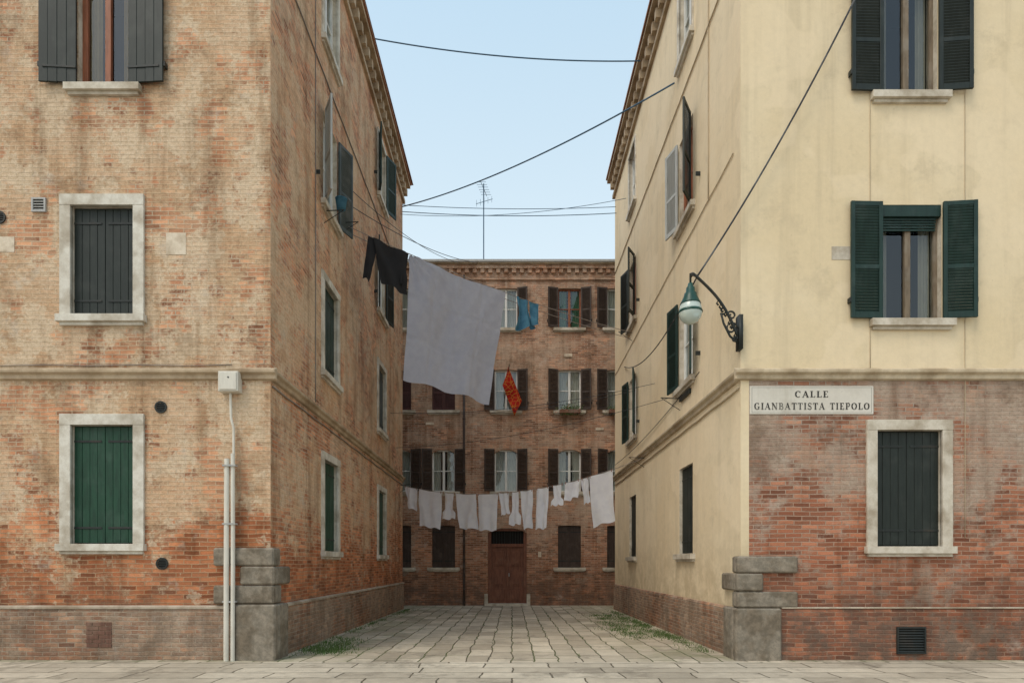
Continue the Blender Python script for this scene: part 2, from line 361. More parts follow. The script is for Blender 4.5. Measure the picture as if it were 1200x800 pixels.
def casement(mb, F, a, b, c, d, wood, curt=None, n=-.15, rails=1, curtz=(0, 1), gap=.1, fw=.055):
    mb.box(F, a, a + fw, n, n + .06, c, d, wood); mb.box(F, b - fw, b, n, n + .06, c, d, wood)
    mb.box(F, a + fw, b - fw, n, n + .06, c, c + fw, wood); mb.box(F, a + fw, b - fw, n, n + .06, d - fw, d, wood)
    m = (a + b) / 2; mb.box(F, m - .045, m + .045, n + .004, n + .066, c + fw, d - fw, wood)
    for i in range(rails):
        zz = c + (d - c) * (i + 1) / (rails + 1)
        for x0, x1 in ((a + fw, m - .045), (m + .045, b - fw)): mb.box(F, x0, x1, n + .01, n + .045, zz - .018, zz + .018, wood)
    mb.poly([F.pt(a + fw, n + .02, c + fw), F.pt(b - fw, n + .02, c + fw), F.pt(b - fw, n + .02, d - fw), F.pt(a + fw, n + .02, d - fw)], 'glass')
    if curt:
        cz0 = c + (d - c) * curtz[0]; cz1 = c + (d - c) * curtz[1]
        for x0, x1 in ((a + .03, m - gap * (b - a)), (m + gap * (b - a), b - .03)):
            K = 14
            for k in range(K):
                ua = x0 + (x1 - x0) * k / K; ub = x0 + (x1 - x0) * (k + 1) / K
                na = n - .07 + .02 * math.sin(k * 1.7); nb = n - .07 + .02 * math.sin((k + 1) * 1.7)
                mb.poly([F.pt(ua, na, cz0), F.pt(ub, nb, cz0), F.pt(ub, nb, cz1), F.pt(ua, na, cz1)], curt)

def window(par, F, a, b, c, d, sh='closed', shmat='green', style='plank', frame=.17, fmat='frameW', sill=True, wood='wood', curt='curtain', angs=(176, 176), proud=.04, rails=1, sillm=None, matR=None, sw=None, gap=.1, fw=.055):
    mb = MB(); w = (b - a) / 2
    if frame:
        mb.box(F, a - frame, a, -.02, proud, c, d, fmat); mb.box(F, b, b + frame, -.02, proud, c, d, fmat)
        mb.box(F, a - frame, b + frame, -.02, proud + .004, d, d + frame, fmat)
    if sill:
        e = frame + .03 if frame else .18
        mb.box(F, a - e, b + e, -.04, .10, c - .11, c, sillm or fmat)
        mb.box(F, a - e + .04, b + e - .04, -.03, .05, c - .16, c - .11, sillm or fmat)
    if sh == 'closed':
        leaf(mb, F, a + .004, -.06, 0, w - .006, c + .015, d - .01, 1, shmat, style)
        leaf(mb, F, b - .004, -.06, 0, w - .006, c + .015, d - .01, -1, shmat, style)
    else:
        if sh == 'open':
            sw = sw or w
            leaf(mb, F, a, proud if frame else .03, angs[0], sw, c + .01, d + .02, 1, shmat, style)
            leaf(mb, F, b, proud if frame else .03, angs[1], sw, c + .01, d + .02, -1, matR or shmat, style)
            for x, sg in ((a, -1), (b, 1)):
                mb.box(F, x + sg * (sw + .01) - .012, x + sg * (sw + .01) + .012, 0, .09, c + .25, c + .33, 'iron')
        casement(mb, F, a, b, c, d, wood, curt, rails=rails, gap=gap, fw=fw)
    return mb.obj('window', par, bevel=.004)

def quoins(mb, FF, FS, rows, mat, pr=.07):
    for k, (z0, z1, a, b) in enumerate(rows):
        p = pr + (.012 if k % 2 else 0) + (.03 if k == len(rows) - 1 else 0)
        mb.box(FF, -p, a, -.05, p, z0 + .004, z1 - .004, mat)
        mb.box(FS, .05, b, -.05, p, z0 + .004, z1 - .004, mat)

def eaves(mb, F, u0, u1, z, wallm, ends=(0, 0)):
    mb.box(F, u0 - ends[0] * .08, u1, -.1, .08, z - .62, z - .5, 'course')
    mb.box(F, u0 - ends[0] * .10, u1, -.1, .10, z - .2, z - .08, 'course')
    n = int((u1 - u0) / .38)
    for i in range(n):
        u = u0 + .15 + i * .38
        mb.box(F, u, u + .16, -.05, .18, z - .42, z - .2, 'course')
    mb.box(F, u0 - ends[0] * .26, u1, -.1, .26, z - .08, z + .03, 'course')
    mb.box(F, u0 - ends[0] * .30, u1, -.1, .30, z + .03, z + .10, 'tiles')

def roof(mb, x0, x1, y0, y1, z, h=2.2):
    a, b, c, d = Vector((x0, y0, z)), Vector((x1, y0, z)), Vector((x1, y1, z)), Vector((x0, y1, z))
    w = min(x1 - x0, y1 - y0) / 2
    if x1 - x0 > y1 - y0: r0, r1 = Vector((x0 + w, (y0 + y1) / 2, z + h)), Vector((x1 - w, (y0 + y1) / 2, z + h)); qs = ((a, b, r1, r0), (c, d, r0, r1), (b, c, r1), (d, a, r0))
    else: r0, r1 = Vector(((x0 + x1) / 2, y0 + w, z + h)), Vector(((x0 + x1) / 2, y1 - w, z + h)); qs = ((b, c, r1, r0), (d, a, r0, r1), (a, b, r0), (c, d, r1))
    for q in qs: mb.poly(q, 'tiles')

PL = [(-.05, -.4), (.05, -.4), (.05, .765), (.03, .80), (-.05, .81)]
CP = [(-.05, .795), (.062, .795), (.066, .825), (.01, .85), (-.05, .85)]
# ================================================================== LEFT BUILDING
LX, LE = -3.773, 22.5
FL = Fr((LX, 10, 0), (-1, 0, 0), (0, -1, 0))
SL = Fr((LX, 10, 0), (-.075, 12.5, 0), (12.5, .075, 0))
HL = 14.8
B1 = empty('apartment_building')
opsF = [(2.133, 3.107, 1.807, 3.66), (2.133, 3.107, 5.367, 7.08), (2.187, 3.0, 8.95, 10.8), (2.187, 3.0, 12.1, 13.7),
        (6.3, 7.27, 1.807, 3.66), (6.3, 7.27, 5.367, 7.08), (6.35, 7.2, 8.95, 10.8)]
opsS = []
for u in (2.85, 8.25):
    for z0, z1 in ((1.75, 3.6), (5.35, 7.2), (8.75, 10.6), (12.05, 13.75)): opsS.append((u, u + 1.02, z0, z1))
mb = MB()
wall(mb, FL, 0, 12, -.4, HL, opsF, lambda u, z: 'brickL')
wall(mb, SL, 0, 12.5, -.4, HL, opsS, lambda u, z: 'brickLs')
for P in ((FL.pt(12, 0, 0), Vector((LX - 12, LE, 0))), (Vector((LX - 12, LE, 0)), SL.pt(12.5, 0, 0))):
    a, b = P; mb.poly([Vector((a.x, a.y, -.4)), Vector((b.x, b.y, -.4)), Vector((b.x, b.y, HL)), Vector((a.x, a.y, HL))], 'brickL')
mb.obj('walls', B1, fixn=False)
mb = MB()
mb.prism(FL, PL, .52, 12, 'plinthL'); mb.prism(SL, PL, .5, 12.52, 'plinthL')
mb.prism(FL, CP, .53, 12, 'coping'); mb.prism(SL, CP, .51, 12.52, 'coping')
mb.obj('plinth', B1)
mb = MB()
mb.prism(FL, [(-.02, 4.35), (.05, 4.37), (.05, 4.43), (.10, 4.46), (.10, 4.51), (-.02, 4.56)], -.10, 12, 'course')
mb.prism(SL, [(-.02, 4.352), (.049, 4.372), (.049, 4.432), (.098, 4.462), (.098, 4.508), (-.02, 4.558)], .0, 12.55, 'course')
mb.obj('string_course', B1, bevel=.008)
mb = MB()
quoins(mb, FL, SL, [(1.46, 1.75, .87, .25), (1.167, 1.46, .45, .68), (.87, 1.167, .87, .3), (-.4, .87, .52, .5)], 'trachyte')
mb.obj('quoins', B1, bevel=.025)
mb = MB(); eaves(mb, FL, 0, 12, HL, 'brickL', (1, 0)); eaves(mb, SL, 0, 12.6, HL - .003, 'brickL')
roof(mb, LX - 12, LX + .28, 9.7, LE + .2, HL + .1); mb.obj('roof', B1)
for i, (a, b, c, d) in enumerate(opsF):
    if i in (0, 4): window(B1, FL, a, b, c, d, 'closed', 'green')
    elif i in (1, 5): window(B1, FL, a, b, c, d, 'closed', 'blackgreen')
    else: window(B1, FL, a, b, c, d, 'open', 'blackgreen', 'plank', frame=0, sillm='istria', curt='ochrecurt', rails=0, sw=.56, fw=.085, gap=.2)
for i, (a, b, c, d) in enumerate(opsS):
    k = i % 4; near = i < 4
    if k == 0: window(B1, SL, a, b, c, d, 'closed', 'green', frame=.15)
    elif k == 1: window(B1, SL, a, b, c, d, 'closed', 'dgreen' if near else 'grey', frame=.15)
    elif k == 2: window(B1, SL, a, b, c, d, 'open', 'pale' if near else 'blackgreen', 'louvre', frame=0, sillm='istria', angs=(152, 160) if near else (170, 166), wood='white', matR='grey' if near else None)
    else: window(B1, SL, a, b, c, d, 'open' if not near else 'none', 'dgreen', 'louvre', frame=.12, wood='white', angs=(165, 158))
mb = MB()
mb.box(FL, 1.32, 1.63, -.01, .006, 6.32, 6.66, 'patch'); mb.box(FL, 4.0, 4.4, -.01, .006, 6.36, 6.6, 'patch')
mb.obj('plaster_patches', B1)
# ================================================================== RIGHT BUILDING
RX, RE = 3.573, 22.2
FRt = Fr((RX, 10, 0), (1, 0, 0), (0, -1, 0))
SR = Fr((RX, 10, 0), (0, 1, 0), (-1, 0, 0))
HR = 14.8
B2 = empty('apartment_building')
opF = [(2.12, 3.133, 1.767, 3.58), (2.187, 3.133, 5.3, 7.1), (2.2, 3.067, 8.83, 10.6), (2.2, 3.067, 12.1, 13.7), (7.0, 8.0, 1.767, 3.58), (7.0, 8.0, 5.3, 7.1)]
opS = []
for u in (2.65, 8.45):
    for z0, z1 in ((1.7, 3.5), (5.2, 7.0), (8.6, 10.4), (12.05, 13.75)): opS.append((u, u + 1.0, z0, z1))
mb = MB()
wall(mb, FRt, 0, 12, -.4, HR, opF, lambda u, z: ('cream' if (z > 4.3 or u < .13) else 'brickR'), cutu=(.13,), cutz=(4.37,))
wall(mb, SR, 0, 12.2, -.4, HR, opS, lambda u, z: 'creamS')
mb.poly([(RX + 12, 10, -.4), (RX + 12, RE, -.4), (RX + 12, RE, HR), (RX + 12, 10, HR)], 'creamS')
mb.poly([(RX + 12, RE, -.4), (RX, RE, -.4), (RX, RE, HR), (RX + 12, RE, HR)], 'creamS')
mb.obj('walls', B2, fixn=False)
mb = MB(); mb.prism(FRt, PL, .6, 12, 'brickR'); mb.prism(SR, PL, .5, 12.22, 'plinthL')
mb.box(FRt, .62, 12, -.02, .062, .80, .825, 'coping')
mb.obj('plinth', B2, bevel=.005)
mb = MB()
mb.prism(FRt, [(-.02, 4.35), (.05, 4.37), (.05, 4.43), (.10, 4.46), (.10, 4.51), (-.02, 4.56)], -.10, 12, 'courseR')
mb.prism(SR, [(-.02, 4.352), (.049, 4.372), (.049, 4.432), (.098, 4.462), (.098, 4.508), (-.02, 4.558)], .0, 12.25, 'courseR')
mb.obj('string_course', B2, bevel=.008)
mb = MB()
quoins(mb, FRt, SR, [(1.35, 1.62, .87, .2), (1.07, 1.35, .33, .68), (.81, 1.07, .87, .2), (-.4, .81, .6, .5)], 'trachyte')
mb.obj('quoins', B2, bevel=.025)
mb = MB(); eaves(mb, FRt, 0, 12, HR, 'cream', (1, 0)); eaves(mb, SR, 0, 12.3, HR - .003, 'cream')
roof(mb, RX - .28, RX + 12, 9.7, RE + .2, HR + .1); mb.obj('roof', B2)
for i, (a, b, c, d) in enumerate(opF):
    if i in (0, 4): window(B2, FRt, a, b, c, d, 'closed', 'blackgreen', frame=.16, fmat='istria')
    else: window(B2, FRt, a, b, c, d, 'open', 'dgreen' if i != 2 else 'blackgreen', 'louvre', frame=0, sillm='istria', wood='greywood', curt='greycurtain', angs=(178, 174), rails=0, gap=.26, sw=.50)
for i, (a, b, c, d) in enumerate(opS):
    k = i % 4; near = i < 4
    if k == 0: window(B2, SR, a, b, c, d, 'closed', 'blackgreen', frame=.0, sillm='istria')
    elif k == 1: window(B2, SR, a, b, c, d, 'open', 'dgreen', 'louvre', frame=0, sillm='istria', angs=(165, 170), wood='white')
    elif k == 2: window(B2, SR, a, b, c, d, 'open', 'blackgreen', 'louvre', frame=0, sillm='istria', angs=(150, 165), matR='pale' if near else 'blackgreen')
    else: window(B2, SR, a, b, c, d, 'none', 'blackgreen', frame=.08, wood='white')
mb = MB()
mb.box(FRt, 2.19, 3.13, -.08, .0, 6.92, 7.09, 'dgreen')
for i in range(5): mb.box(FRt, 2.24, 3.08, -.075 + .006 * i, -.06 + .006 * i, 6.72 + .04 * i, 6.75 + .04 * i, 'dgreen')
mb.box(FRt, 1.42, 1.8, -.01, .006, 6.24, 6.45, 'patchR')
mb.box(SR, 2.75, 3.5, .0, .05, 4.9, 5.0, 'iron')
mb.obj('wall_fittings', B2, bevel=.003)

# ================================================================== FAR BUILDING
FY = 24.5; HF = 12.95
FF = Fr((0, FY, 0), (1, 0, 0), (0, -1, 0))
B3 = empty('apartment_building')
cols = [-9.3, -6.9, -4.3, -2.62, -.23, 2.2, 4.08, 6.5, 8.9]
rowz = [(1.35, 2.95), (4.25, 5.85), (7.35, 8.9), (10.5, 12.02)]
opB = []; meta = []
for r, (z0, z1) in enumerate(rowz):
    for c, x in enumerate(cols):
        if r == 0 and c == 4: continue
        opB.append((x - .44, x + .44, z0, z1)); meta.append((r, c))
DOOR = (-.92, .56, -.1, 2.85)
opB.append(DOOR)
mb = MB()
wall(mb, FF, -12, 12, -.5, HF, opB, lambda u, z: 'brickF', revmat='brickF', depth=.14)
for P in (((-12, FY), (-12, FY + 10)), ((-12, FY + 10), (12, FY + 10)), ((12, FY + 10), (12, FY))):
    (x0, y0), (x1, y1) = P
    mb.poly([(x0, y0, -.5), (x1, y1, -.5), (x1, y1, HF), (x0, y0, HF)], 'brickF')
mb.obj('walls', B3, fixn=False)
for (a, b, c, d), (r, cc) in zip(opB, meta):
    if r == 0: window(B3, FF, a, b, c, d, 'closed', 'brown', 'plank', frame=0, sillm='istria')
    elif r == 2 and cc in (2, 3): window(B3, FF, a, b, c, d, 'closed', 'maroon', 'louvre', frame=0, sillm='istria')
    else: window(B3, FF, a, b, c, d, 'open', 'brown', 'louvre', frame=0, sillm='istria', wood='white' if r != 3 or cc != 5 else 'wood',
                 curt='blind' if (r == 3 and cc == 5) else 'curtain', angs=(ru(160, 176), ru(158, 176)), sw=.40, gap=ru(.02, .14))
mb = MB()
def arch(a, b, ztop, rise, thick, proud, mat, k=14):
    w = b - a
    for i in range(k):
        t0, t1 = i / k, (i + 1) / k
        def pt(t, off):
            x = a + w * t; return x, ztop - rise + rise * 4 * t * (1 - t) + off
        x0, y0 = pt(t0, 0); x1, y1 = pt(t1, 0)
        g = .006
        mb.hexa([FF.pt(x0 + g, -.1, y0), FF.pt(x1 - g, -.1, y1), FF.pt(x1 - g, proud, y1), FF.pt(x0 + g, proud, y0),
                 FF.pt(x0 + g, -.1, y0 + thick), FF.pt(x1 - g, -.1, y1 + thick), FF.pt(x1 - g, proud, y1 + thick), FF.pt(x0 + g, proud, y0 + thick)], mat)
for (a, b, c, d), (r, cc) in zip(opB, meta):
    arch(a - .02, b + .02, d + .01, .16 if r == 1 else .03, .24, .012, 'brickF')
arch(-.98, .62, 2.87, .22, .28, .015, 'brickF', 20)
mb.obj('brick_arches', B3, bevel=.003)
mb = MB(); a, b, c, d = DOOR
mb.box(FF, a, a + .12, -.16, -.05, c, d, 'doorwood'); mb.box(FF, b - .12, b, -.16, -.05, c, d, 'doorwood')
mb.box(FF, a + .12, b - .12, -.16, -.05, 2.14, 2.26, 'doorwood'); mb.box(FF, a + .12, b - .12, -.16, -.05, d - .1, d, 'doorwood')
m = (a + b) / 2
for x0, x1 in ((a + .12, m - .005), (m + .005, b - .12)):
    mb.box(FF, x0, x1, -.14, -.10, c + .06, 2.14, 'doorwood')
    for z0, z1 in ((c + .16, .55), (.65, 1.3), (1.4, 2.04)):
        mb.box(FF, x0 + .08, x1 - .08, -.10, -.085, z0, z1, 'doorwood'); mb.box(FF, x0 + .14, x1 - .14, -.085, -.06, z0 + .06, z1 - .06, 'doorwood')
    for q in range(1, 6):
        xx = x0 + (x1 - x0) * q / 6; mb.box(FF, xx - .01, xx + .01, -.115, -.09, 2.26, d - .1, 'iron')
mb.box(FF, m - .03, m + .03, -.10, -.05, c + .06, 2.14, 'doorwood')
mb.poly([FF.pt(a + .12, -.13, 2.26), FF.pt(b - .12, -.13, 2.26), FF.pt(b - .12, -.13, d - .1), FF.pt(a + .12, -.13, d - .1)], 'dark')
mb.box(FF, a - .12, b + .12, -.1, .25, -.2, -.02, 'istria')
mb.box(FF, a - .14, a, -.02, .05, -.1, .35, 'istria'); mb.box(FF, b, b + .14, -.02, .05, -.1, .35, 'istria')
mb.box(FF, m + .05, m + .08, -.07, -.02, 1.0, 1.14, 'zinc')
mb.obj('door', B3, bevel=.006)
mb = MB()
mb.box(FF, -12, 12, -.02, .06, HF - .62, HF - .54, 'brickF'); mb.box(FF, -12, 12, -.02, .12, HF - .2, HF - .06, 'brickF')
for i in range(80): mb.box(FF, -12 + .3 * i, -11.85 + .3 * i, -.02, .09, HF - .36, HF - .2, 'brickF')
mb.box(FF, -12, 12, -.02, .18, HF - .06, HF, 'course'); mb.box(FF, -12, 12, .1, .22, HF, HF + .09, 'zinc')
roof(mb, -12, 12, FY - .1, FY + 10, HF + .05, 1.3)
mb.obj('roof', B3)
mb = MB(); mb.tube([FF.pt(-1.83, .07, -.1), FF.pt(-1.83, .07, 12.5)], .045, 'copper', 10)
for z in (1, 3, 5, 7, 9, 11): mb.tube([FF.pt(-1.83, .07, z), FF.pt(-1.83, .07, z + .05)], .058, 'copper', 10)
mb.obj('downpipe', None, smooth=True)
mb = MB()
for x, z, w, h in ((.1, 4.0, .28, .18), (1.0, 1.75, .12, .2), (-3.3, 6.8, .3, .1), (3.2, 6.6, .3, .09), (.6, 4.1, .2, .14), (2.0, 9.4, .3, .12), (-.9, 9.1, .2, .1)): mb.box(FF, x, x + w, -.01, .03, z, z + h, 'patch')
mb.obj('wall_plaques', B3)

# ================================================================== fittings on facades
E = empty('electric_meter_box'); mb = MB()
mb.box(FL, .44, .75, .0, .16, 4.15, 4.46, 'plastic'); mb.box(FL, .46, .73, .16, .175, 4.17, 4.44, 'plastic'); mb.obj('casing', E, bevel=.012)
mb = MB(); mb.tube([FL.pt(.585, .17, 4.36), FL.pt(.585, .182, 4.36)], .012, 'iron'); mb.obj('lock', E)
E = empty('drainpipe'); mb = MB()
mb.tube([FL.pt(.60, .06, 4.15), FL.pt(.59, .06, 3.75), FL.pt(.55, .06, 3.6), FL.pt(.55, .06, 3.15)], .020, 'plastic', 10)
mb.tube([FL.pt(.55, .09, 3.2), FL.pt(.535, .12, 1.5), FL.pt(.53, .14, 0)], .032, 'plastic', 12)
mb.tube([FL.pt(.64, .09, 3.12), FL.pt(.635, .12, 1.5), FL.pt(.63, .14, 0)], .040, 'plastic', 12)
for z in (.9, 2.1, 3.0): mb.box(FL, .49, .69, .05, .15, z, z + .025, 'zinc')
mb.obj('pipes', E, smooth=False)
def round_vent(F, u, z, r, name='wall_vent'):
    mb = MB(); pts = lambda n, rr: [F.pt(u + rr * math.cos(t * math.pi / 10), n, z + rr * math.sin(t * math.pi / 10)) for t in range(20)]
    A, Bp, C = pts(.02, r), pts(.02, r * .75), pts(.005, r * .7)
    for i in range(20):
        j = (i + 1) % 20; mb.poly([A[i], A[j], Bp[j], Bp[i]], 'iron'); mb.poly([A[i], A[j], pts(-.01, r)[j], pts(-.01, r)[i]], 'iron')
    mb.poly(C, 'dark')
    for k in range(-2, 3):
        hw = math.sqrt(max(0, .56 - (k * .28) ** 2)) * r
        mb.box(F, u - hw, u + hw, .006, .016, z + k * .28 * r - .006, z + k * .28 * r + .006, 'iron')
    return mb.obj(name)
round_vent(FL, 1.71, 3.94, .095); round_vent(FL, 1.69, 1.5, .095); round_vent(FL, 4.23, 6.9, .1)
def grille(F, u0, u1, z0, z1, mat, n=.0, name='vent_grille'):
    mb = MB(); t = .025
    mb.box(F, u0, u0 + t, n, n + .03, z0, z1, mat); mb.box(F, u1 - t, u1, n, n + .03, z0, z1, mat)
    mb.box(F, u0 + t, u1 - t, n, n + .03, z0, z0 + t, mat); mb.box(F, u0 + t, u1 - t, n, n + .03, z1 - t, z1, mat)
    k = max(4, int((z1 - z0) / .045))
    for i in range(k):
        z = z0 + t + (z1 - z0 - 2 * t) * i / k
        mb.prism(F, [(n + .004, z + .02), (n + .01, z + .026), (n + .026, z + .006), (n + .02, z)], u0 + t, u1 - t, mat)
    mb.poly([F.pt(u0, n + .003, z0), F.pt(u1, n + .003, z0), F.pt(u1, n + .003, z1), F.pt(u0, n + .003, z1)], 'dark')
    return mb.obj(name)
grille(FL, 3.5, 3.72, 6.98, 7.2, 'zinc'); grille(FRt, 2.4, 2.85, .1, .52, 'iron', .05)
mb = MB()
for r in range(6):
    for c in range(3):
        u = 2.45 + c * .2 - (.1 if r % 2 else 0); u0_, u1_ = max(2.45, u), min(2.85, u + .19)
        if u1_ > u0_: mb.box(FL, u0_, u1_, .04, .056 + ru(0, .006), .2 + r * .066, .258 + r * .066, 'rust')
mb.obj('bricked_vent', B1, bevel=.004)

# street name sign (nizioleto)
E = empty('street_name_sign'); mb = MB()
mb.box(FRt, .14, 2.07, -.01, .012, 3.83, 4.27, 'signp'); mb.obj('plaster_panel', E, bevel=.004)
mb = MB()
for q in ((.17, 2.04, 3.853, 3.857), (.17, 2.04, 4.243, 4.247)): mb.box(FRt, q[0], q[1], .0, .0125, q[2], q[3], 'ink')
for q in ((.17, .174), (2.036, 2.04)): mb.box(FRt, q[0], q[1], .0, .0124, 3.857, 4.243, 'ink')
mb.obj('painted_border', E)
T, t = .26, .10
def arcp(cx, cy, rx, ry, a0, a1, k=10): return [(cx + rx * math.cos(math.radians(a0 + (a1 - a0) * i / k)), cy + ry * math.sin(math.radians(a0 + (a1 - a0) * i / k))) for i in range(k + 1)]
def S(pts, w): return (pts, w)
LET = {
 'I': (.36, [S([(.18, 0), (.18, 1)], T), S([(0, .04), (.36, .04)], t), S([(0, .96), (.36, .96)], t)]),
 'L': (.66, [S([(.2, 0), (.2, 1)], T), S([(0, .96), (.4, .96)], t), S([(0, .04), (.64, .04)], t), S([(.62, 0), (.62, .28)], t)]),
 'E': (.68, [S([(.2, 0), (.2, 1)], T), S([(0, .96), (.64, .96)], t), S([(0, .04), (.66, .04)], t), S([(.2, .52), (.5, .52)], t), S([(.62, 0), (.62, .26)], t), S([(.6, .76), (.6, 1)], t)]),
 'T': (.74, [S([(.37, 0), (.37, 1)], T), S([(0, .95), (.74, .95)], t), S([(.2, .04), (.54, .04)], t), S([(.04, .74), (.04, 1)], t), S([(.7, .74), (.7, 1)], t)]),
 'A': (.86, [S([(.08, 0), (.43, 1)], t), S([(.72, 0), (.41, 1)], T), S([(.2, .34), (.6, .34)], t), S([(-.04, .04), (.24, .04)], t), S([(.54, .04), (.9, .04)], t)]),
 'N': (.86, [S([(.13, 0), (.13, 1)], t), S([(.12, 1), (.74, 0)], T), S([(.74, 0), (.74, 1)], t), S([(-.02, .96), (.2, .96)], t), S([(0, .04), (.28, .04)], t), S([(.6, .96), (.88, .96)], t)]),
 'C': (.8, [S(arcp(.44, .5, .34, .46, 50, 160), .13), S(arcp(.44, .5, .32, .46, 130, 230), T), S(arcp(.44, .5, .34, .46, 200, 315), .13), S([(.7, .66), (.7, 1)], t)]),
 'G': (.88, [S(arcp(.44, .5, .34, .46, 50, 160), .13), S(arcp(.44, .5, .32, .46, 130, 230), T), S(arcp(.44, .5, .34, .46, 200, 315), .13), S([(.7, .7), (.7, 1)], t), S([(.7, .05), (.7, .42)], .2), S([(.54, .42), (.86, .42)], t)]),
 'O': (.86, [S(arcp(.43, .5, .36, .46, 0, 360, 20), .14), S(arcp(.43, .5, .33, .46, 130, 230), T), S(arcp(.43, .5, .33, .46, -50, 50), T)]),
 'B': (.74, [S([(.2, 0), (.2, 1)], T), S([(0, .96), (.4, .96)], t), S([(0, .04), (.42, .04)], t), S([(.2, .53), (.42, .53)], t), S(arcp(.38, .745, .22, .215, 90, -90), .17), S(arcp(.4, .285, .27, .245, 90, -90), .18)]),
 'P': (.7, [S([(.2, 0), (.2, 1)], T), S([(0, .96), (.4, .96)], t), S([(0, .04), (.4, .04)], t), S([(.2, .46), (.4, .46)], t), S(arcp(.38, .71, .25, .25, 90, -90), .18)]),
 'S': (.62, [S(arcp(.31, .73, .22, .23, 40, 250), .16), S(arcp(.31, .27, .24, .24, 70, -140), .17), S([(.2, .56), (.44, .44)], T), S([(.54, .72), (.54, .98)], t), S([(.06, .02), (.06, .3)], t)]),
 ' ': (.4, [])}
def lettering(text, uc, z, h, width):
    mb = MB(); tot = sum(LET[c][0] for c in text) + .2 * (len(text) - 1); sx = width / tot; x = uc - width / 2; k = 0
    for c in text:
        for pts, w in LET[c][1]:
            w *= .8
            for i in range(len(pts) - 1):
                (x0, y0), (x1, y1) = pts[i], pts[i + 1]; dx, dy = x1 - x0, y1 - y0; L = math.hypot(dx, dy); px, py = -dy / L * w / 2, dx / L * w / 2
                nn = .0135 + .0004 * (k % 9); k += 1
                mb.poly([FRt.pt(x + X * sx, nn, z + Y * h) for X, Y in ((x0 + px, y0 + py), (x1 + px, y1 + py), (x1 - px, y1 - py), (x0 - px, y0 - py))], 'ink')
        x += (LET[c][0] + .2) * sx
    return mb.obj('lettering', E, fixn=False)
lettering('CALLE', 1.1, 4.09, .10, .52)
lettering('GIANBATTISTA TIEPOLO', 1.105, 3.90, .105, 1.80)

# ================================================================== STREET LAMP
E = empty('street_lamp')
tip = Vector((2.86, 9.9, 5.93))
mb = MB()
arm = []
for i in range(17):
    s = i / 16; p = Vector((3.50, 9.92, 5.02)).lerp(tip, s)
    bow = math.sin(s * math.pi) * .06; arm.append(p + Vector((bow, 0, bow * .9)))
for j in range(1, 7): arm.append(tip + Vector((-.09 * math.sin(j * .3), 0, .05 * math.sin(j * .52))))
mb.tube(arm, .022, 'iron', 10)
mb.box(Fr((3.573, 9.92, 0), (0, 1, 0), (-1, 0, 0)), -.03, .13, .0, .06, 4.82, 5.35, 'iron')
mb.tube([(3.52, 9.92, 4.9), (3.38, 9.92, 5.02), (3.28, 9.92, 5.22), (3.24, 9.92, 5.38)], .018, 'iron', 8)
def spiral(cx, cz, r0, turns, a0, sgn=1, rr=.015):
    pts = []
    for i in range(26):
        s = i / 25; a = a0 + sgn * s * turns * 2 * math.pi; r = r0 * (1 - .8 * s)
        pts.append((cx + r * math.cos(a), 9.92, cz + r * math.sin(a)))
    mb.tube(pts, rr, 'iron', 6)
spiral(3.40, 5.14, .10, 1.3, 0); spiral(3.40, 5.34, .075, 1.2, 3.1, -1); spiral(3.27, 5.42, .06, 1.2, 4.0); spiral(3.45, 4.98, .05, 1.2, 1.0, -1)
for i in range(6):
    s = .1 + i * .1; p = Vector(arm[int(s * 16)]); mb.tube([p, p + Vector((-.03, .0, -.06)), p + Vector((.0, .0, -.09))], .014, 'iron', 6)
mb.obj('bracket', E, smooth=True)
lc = Vector((2.76, 9.9, 5.42))
mb = MB()
mb.tube([lc + Vector((0, 0, .38)), lc + Vector((.0, 0, .55)), tip], .016, 'iron', 8)
mb.lathe(lc, [(.0, .42), (.035, .41), (.045, .36), (.065, .34), (.07, .27), (.095, .25), (.105, .20), (.155, .10), (.16, .085), (.145, .085), (.09, .17), (.0, .18)], 'lampgreen')
mb.obj('cap', E, smooth=True)
mb = MB(); mb.lathe(lc, [(.148, .09), (.168, .03), (.178, -.03), (.176, -.06), (.158, -.12), (.11, -.18), (.045, -.215), (.0, -.22)], 'lampglass')
mb.obj('glass_globe', E, smooth=True)
mb = MB(); mb.lathe(lc, [(.170, .0), (.186, -.03), (.186, -.045), (.170, -.055)], 'lampgreen'); mb.obj('rim', E, smooth=True)
mb = MB(); mb.lathe(lc, [(.0, .12), (.04, .1), (.05, .0), (.035, -.08), (.0, -.1)], 'white'); mb.obj('bulb', E, smooth=True)

# ================================================================== CABLES
def cable(a, b, sag, r, mat, name='overhead_cable', k=28):
    a, b = Vector(a), Vector(b); mb = MB()
    mb.tube([a.lerp(b, i / k) - Vector((0, 0, sag * 4 * (i / k) * (1 - i / k))) for i in range(k + 1)], r, mat, 6)
    return mb.obj(name, None, smooth=True)
cable((-3.6, 16.4, 14.95), (3.35, 16.7, 14.6), .18, .016, 'cableb')
cable((-3.83, 22.35, 13.95), (3.55, 14.0, 12.0), .30, .018, 'cableb')
cable((-3.83, 22.3, 13.98), (3.57, 22.0, 13.75), .1, .010, 'cableb')
cable((-3.83, 22.3, 13.75), (3.57, 21.9, 13.48), .12, .012, 'cableb')
cable((-3.83, 22.1, 13.55), (3.57, 20.0, 12.9), .25, .008, 'cableb')
cable((-3.78, 14.3, 9.6), (-1.3, 24.4, 12.95), .25, .009, 'cable')
cable((-3.78, 14.1, 9.95), (-2.0, 24.4, 12.95), .3, .008, 'cable')
cable(tuple(tip), (6.1, 9.86, 11.9), .28, .016, 'cable')
cable(tuple(tip), (3.55, 20.2, 7.7), .45, .012, 'cable')
cable((-3.8, 20, 6.2), (3.57, 16, 6.0), .25, .006, 'cable')
